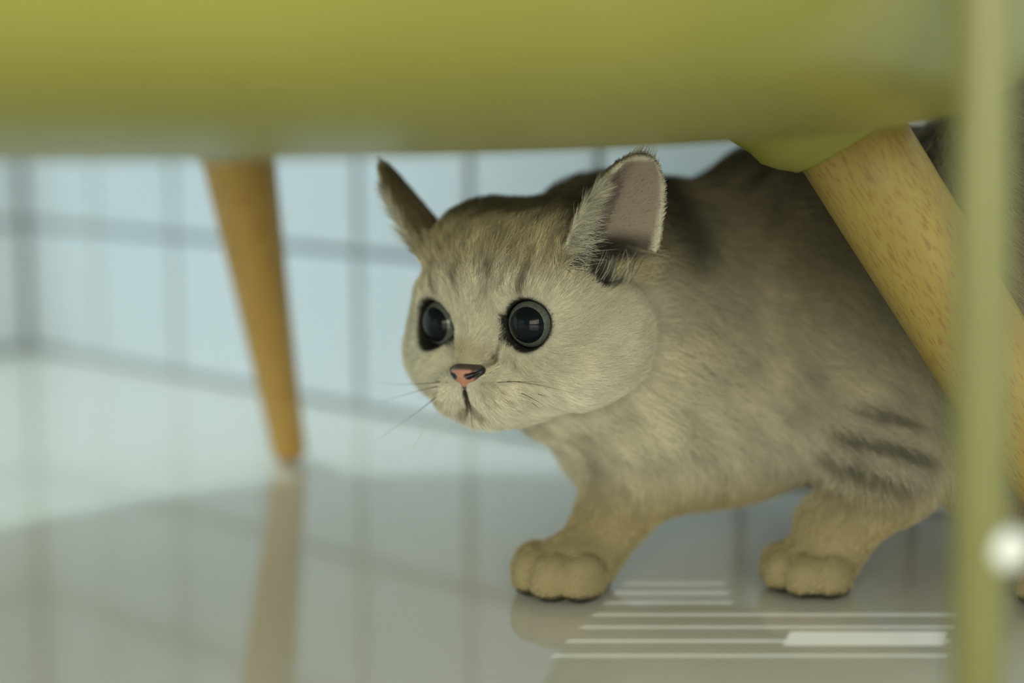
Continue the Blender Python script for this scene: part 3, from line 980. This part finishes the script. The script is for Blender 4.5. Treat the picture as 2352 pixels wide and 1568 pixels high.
# ------------------------------------------------------------------ eyes
M_BALL = mat('eye_dark_rim', (0.006, 0.007, 0.009), 0.25, 0.4)
M_PUPIL = mat('pupil_black', (0.006, 0.009, 0.011), 0.05, 0.16)
M_IRIS = mat('iris_grey_green', (0.10, 0.115, 0.105), 0.08, 0.4)
noise_color(M_IRIS, (0.095, 0.11, 0.095), (0.14, 0.155, 0.135), 900, 2)
def turned(prof, n=48):
    v = []; f = []
    for r, z in prof:
        for i in range(n):
            th = 2 * math.pi * i / n
            v.append((r * math.cos(th), r * math.sin(th), z))
    for k in range(len(prof) - 1):
        for i in range(n):
            j = (i + 1) % n
            f.append((k * n + i, k * n + j, (k + 1) * n + j, (k + 1) * n + i))
    return v, f
GAZE = {1: 9.0, -1: 9.0}
for s in (1, -1):
    c, ax = EYES[s]
    gz = np.array([math.sin(math.radians(s * GAZE[s] + (4.0))), 0.01, math.cos(math.radians(s * GAZE[s] + 4.0))])
    gw = gz[0] * Lx + gz[1] * Up + gz[2] * Fw
    q = Vector(gw).to_track_quat('Z', 'Y')
    r = EYE_R
    ri, rp, ap = 0.97, 0.77, 1.28                # iris and pupil radius, corneal apex (cm)
    zi = math.sqrt(r * r - ri * ri)
    rc = (ri * ri + (ap - zi) ** 2) / (2 * (ap - zi)); zc = ap - rc
    dome = lambda q: (q * 0.01, (zc + math.sqrt(rc * rc - q * q)) * 0.01)
    a1 = math.asin(ri / r)
    vv, ff = turned([(r * math.sin(a) * 0.01, r * math.cos(a) * 0.01) for a in np.linspace(math.pi - 0.05, a1, 20)])
    ball = at_cat(obj('eye', pyd('eye', vv, ff), M_BALL))
    ball.location = H(*c); ball.rotation_mode = 'QUATERNION'; ball.rotation_quaternion = q
    vv, ff = turned([dome(t) for t in np.linspace(ri, rp, 6)])
    obj('iris', pyd('iris', vv, ff), M_IRIS, ball)
    vv, ff = turned([dome(t) for t in np.linspace(rp, 0.001, 14)])
    obj('pupil', pyd('pupil', vv, ff), M_PUPIL, ball)

# ------------------------------------------------------------------ nose leather
g = np.arange(-0.95, 0.95, 0.035)
NF = Field(g.astype(np.float32), (g[np.abs(g) < 0.9] - 1.95).astype(np.float32), (g[np.abs(g) < 0.8] + 1.35).astype(np.float32))
for s in (1, -1):
    NF.ellipsoid((s * 0.30, -1.86, 1.22), (0.40, 0.27, 0.34), 0.10)
NF.ellipsoid((0, -1.80, 1.33), (0.42, 0.30, 0.33), 0.12)
for s in (1, -1):
    NF.ellipsoid((s * 0.22, -2.05, 1.28), (0.30, 0.26, 0.30), 0.10)
NF.cone((0, -2.0, 1.40), (0, -2.48, 1.36), 0.26, 0.13, 0.14)
for s in (1, -1):
    NF.cone((s * 0.24, -2.02, 1.66), (s * 0.42, -1.97, 1.50), 0.105, 0.08, 0.05, op='sub')
    NF.cone((s * 0.42, -1.97, 1.52), (s * 0.70, -1.84, 1.30), 0.065, 0.035, 0.05, op='sub')
NF.cone((0, -2.1, 1.72), (0, -2.6, 1.56), 0.03, 0.04, 0.05, op='sub')
nv, nq = surface_nets(NF)
NS_ = 1.28
nv_l = (nv - np.array([0, -1.9, 1.3])) * np.array([1.28, 1.10, 1.28]) + np.array([0, -1.80, 1.26])
ncol = np.tile(np.array([0.50, 0.235, 0.165]), (len(nv), 1))
X_, Y_, Z_ = np.abs(nv[:, 0]), nv[:, 1], nv[:, 2]
ncol = mixc(ncol, np.tile(np.array([0.075, 0.058, 0.045]), (len(nv), 1)), np.clip(sstep(-1.78, -1.66, Y_ + 0.10 * X_) + sstep(0.36, 0.52, X_) + sstep(-2.36, -2.48, Y_), 0, 1))
nost = np.minimum(np.hypot(X_ - 0.27, Y_ + 2.01), np.abs((Y_ + 1.97) - (X_ - 0.42) * 0.45) + 9 * (X_ < 0.3))
ncol = mixc(ncol, np.tile(np.array([0.012, 0.010, 0.012]), (len(nv), 1)), 1 - sstep(0.09, 0.16, nost))
nme = np_mesh('nose', HO + 0.01 * (nv_l @ HR), nq)
a_ = nme.attributes.new('coat', 'FLOAT_COLOR', 'POINT')
a_.data.foreach_set('color', np.concatenate([ncol, np.ones((len(nv), 1))], 1).astype(np.float32).ravel())
M_NOSE = attr_material('nose_leather', 0.42, 0.45)
nose_o = at_cat(obj('nose', nme, M_NOSE)); nose_o['label'] = 'pink nose with dark rim'

# ------------------------------------------------------------------ whiskers
M_WHISK = mat('whisker_dark', (0.10, 0.075, 0.04), 0.4, 0.4)
M_WHISL = mat('whisker_pale', (0.55, 0.50, 0.40), 0.4, 0.4)
def whisker(pts, r, m):
    pts = [Vector(p) for p in pts]
    # quadratic through three points
    a, b, c = pts
    n, k = 14, 6
    v, f = [], []
    for i in range(n + 1):
        t = i / n
        p = a * (1 - t) ** 2 + (b * 2 - (a + c) / 2) * 2 * t * (1 - t) + c * t * t
        d = ((b * 2 - (a + c) / 2) - a) * 2 * (1 - t) + (c - (b * 2 - (a + c) / 2)) * 2 * t
        R = d.to_track_quat('Z', 'Y').to_matrix()
        rr = r * (1 - 0.85 * t)
        for j in range(k):
            th = 2 * math.pi * j / k
            v.append(p + R @ Vector((rr * math.cos(th), rr * math.sin(th), 0)))
    for i in range(n):
        for j in range(k):
            q = (j + 1) % k
            f.append((i * k + j, i * k + q, (i + 1) * k + q, (i + 1) * k + j))
    return at_cat(obj('whisker', pyd('whisker', v, f), m))
# far side, against the wall: root and tip as seen, tips sweep away from the muzzle
for a, b, c, r, m in [
    ((1010, 877, .660), (940, 882, .672), (862, 880, .686), 0.00016, M_WHISK),
    ((1005, 887, .660), (945, 902, .670), (860, 928, .684), 0.00016, M_WHISK),
    ((1003, 900, .660), (970, 912, .668), (930, 930, .676), 0.00010, M_WHISL),
    ((1000, 913, .660), (955, 948, .668), (870, 1008, .682), 0.00018, M_WHISK),
    ((1010, 938, .660), (965, 1000, .665), (935, 1060, .670), 0.00010, M_WHISL),
    ((1016, 938, .659), (975, 990, .662), (940, 1045, .665), 0.00010, M_WHISL),
    ((1030, 950, .657), (1010, 1000, .658), (985, 1040, .659), 0.00009, M_WHISL),
    ((1024, 948, .658), (1003, 990, .659), (983, 1050, .660), 0.00009, M_WHISL)]:
    whisker((P(*a), P(*b), P(*c)), r, m)
# near side, over the cheek
for a, b, c, r in [((1165, 876, .642), (1225, 882, .634), (1332, 906, .628), 0.00020),
                   ((1142, 878, .642), (1200, 876, .634), (1272, 879, .630), 0.00016),
                   ((1198, 903, .641), (1228, 918, .636), (1256, 936, .633), 0.00016),
                   ((1236, 905, .640), (1250, 909, .637), (1262, 914, .635), 0.00014),
                   ((1222, 925, .640), (1232, 932, .637), (1240, 939, .635), 0.00013)]:
    whisker((P(*a), P(*b), P(*c)), r, M_WHISK)
print('cat verts', len(cat_me.vertices))
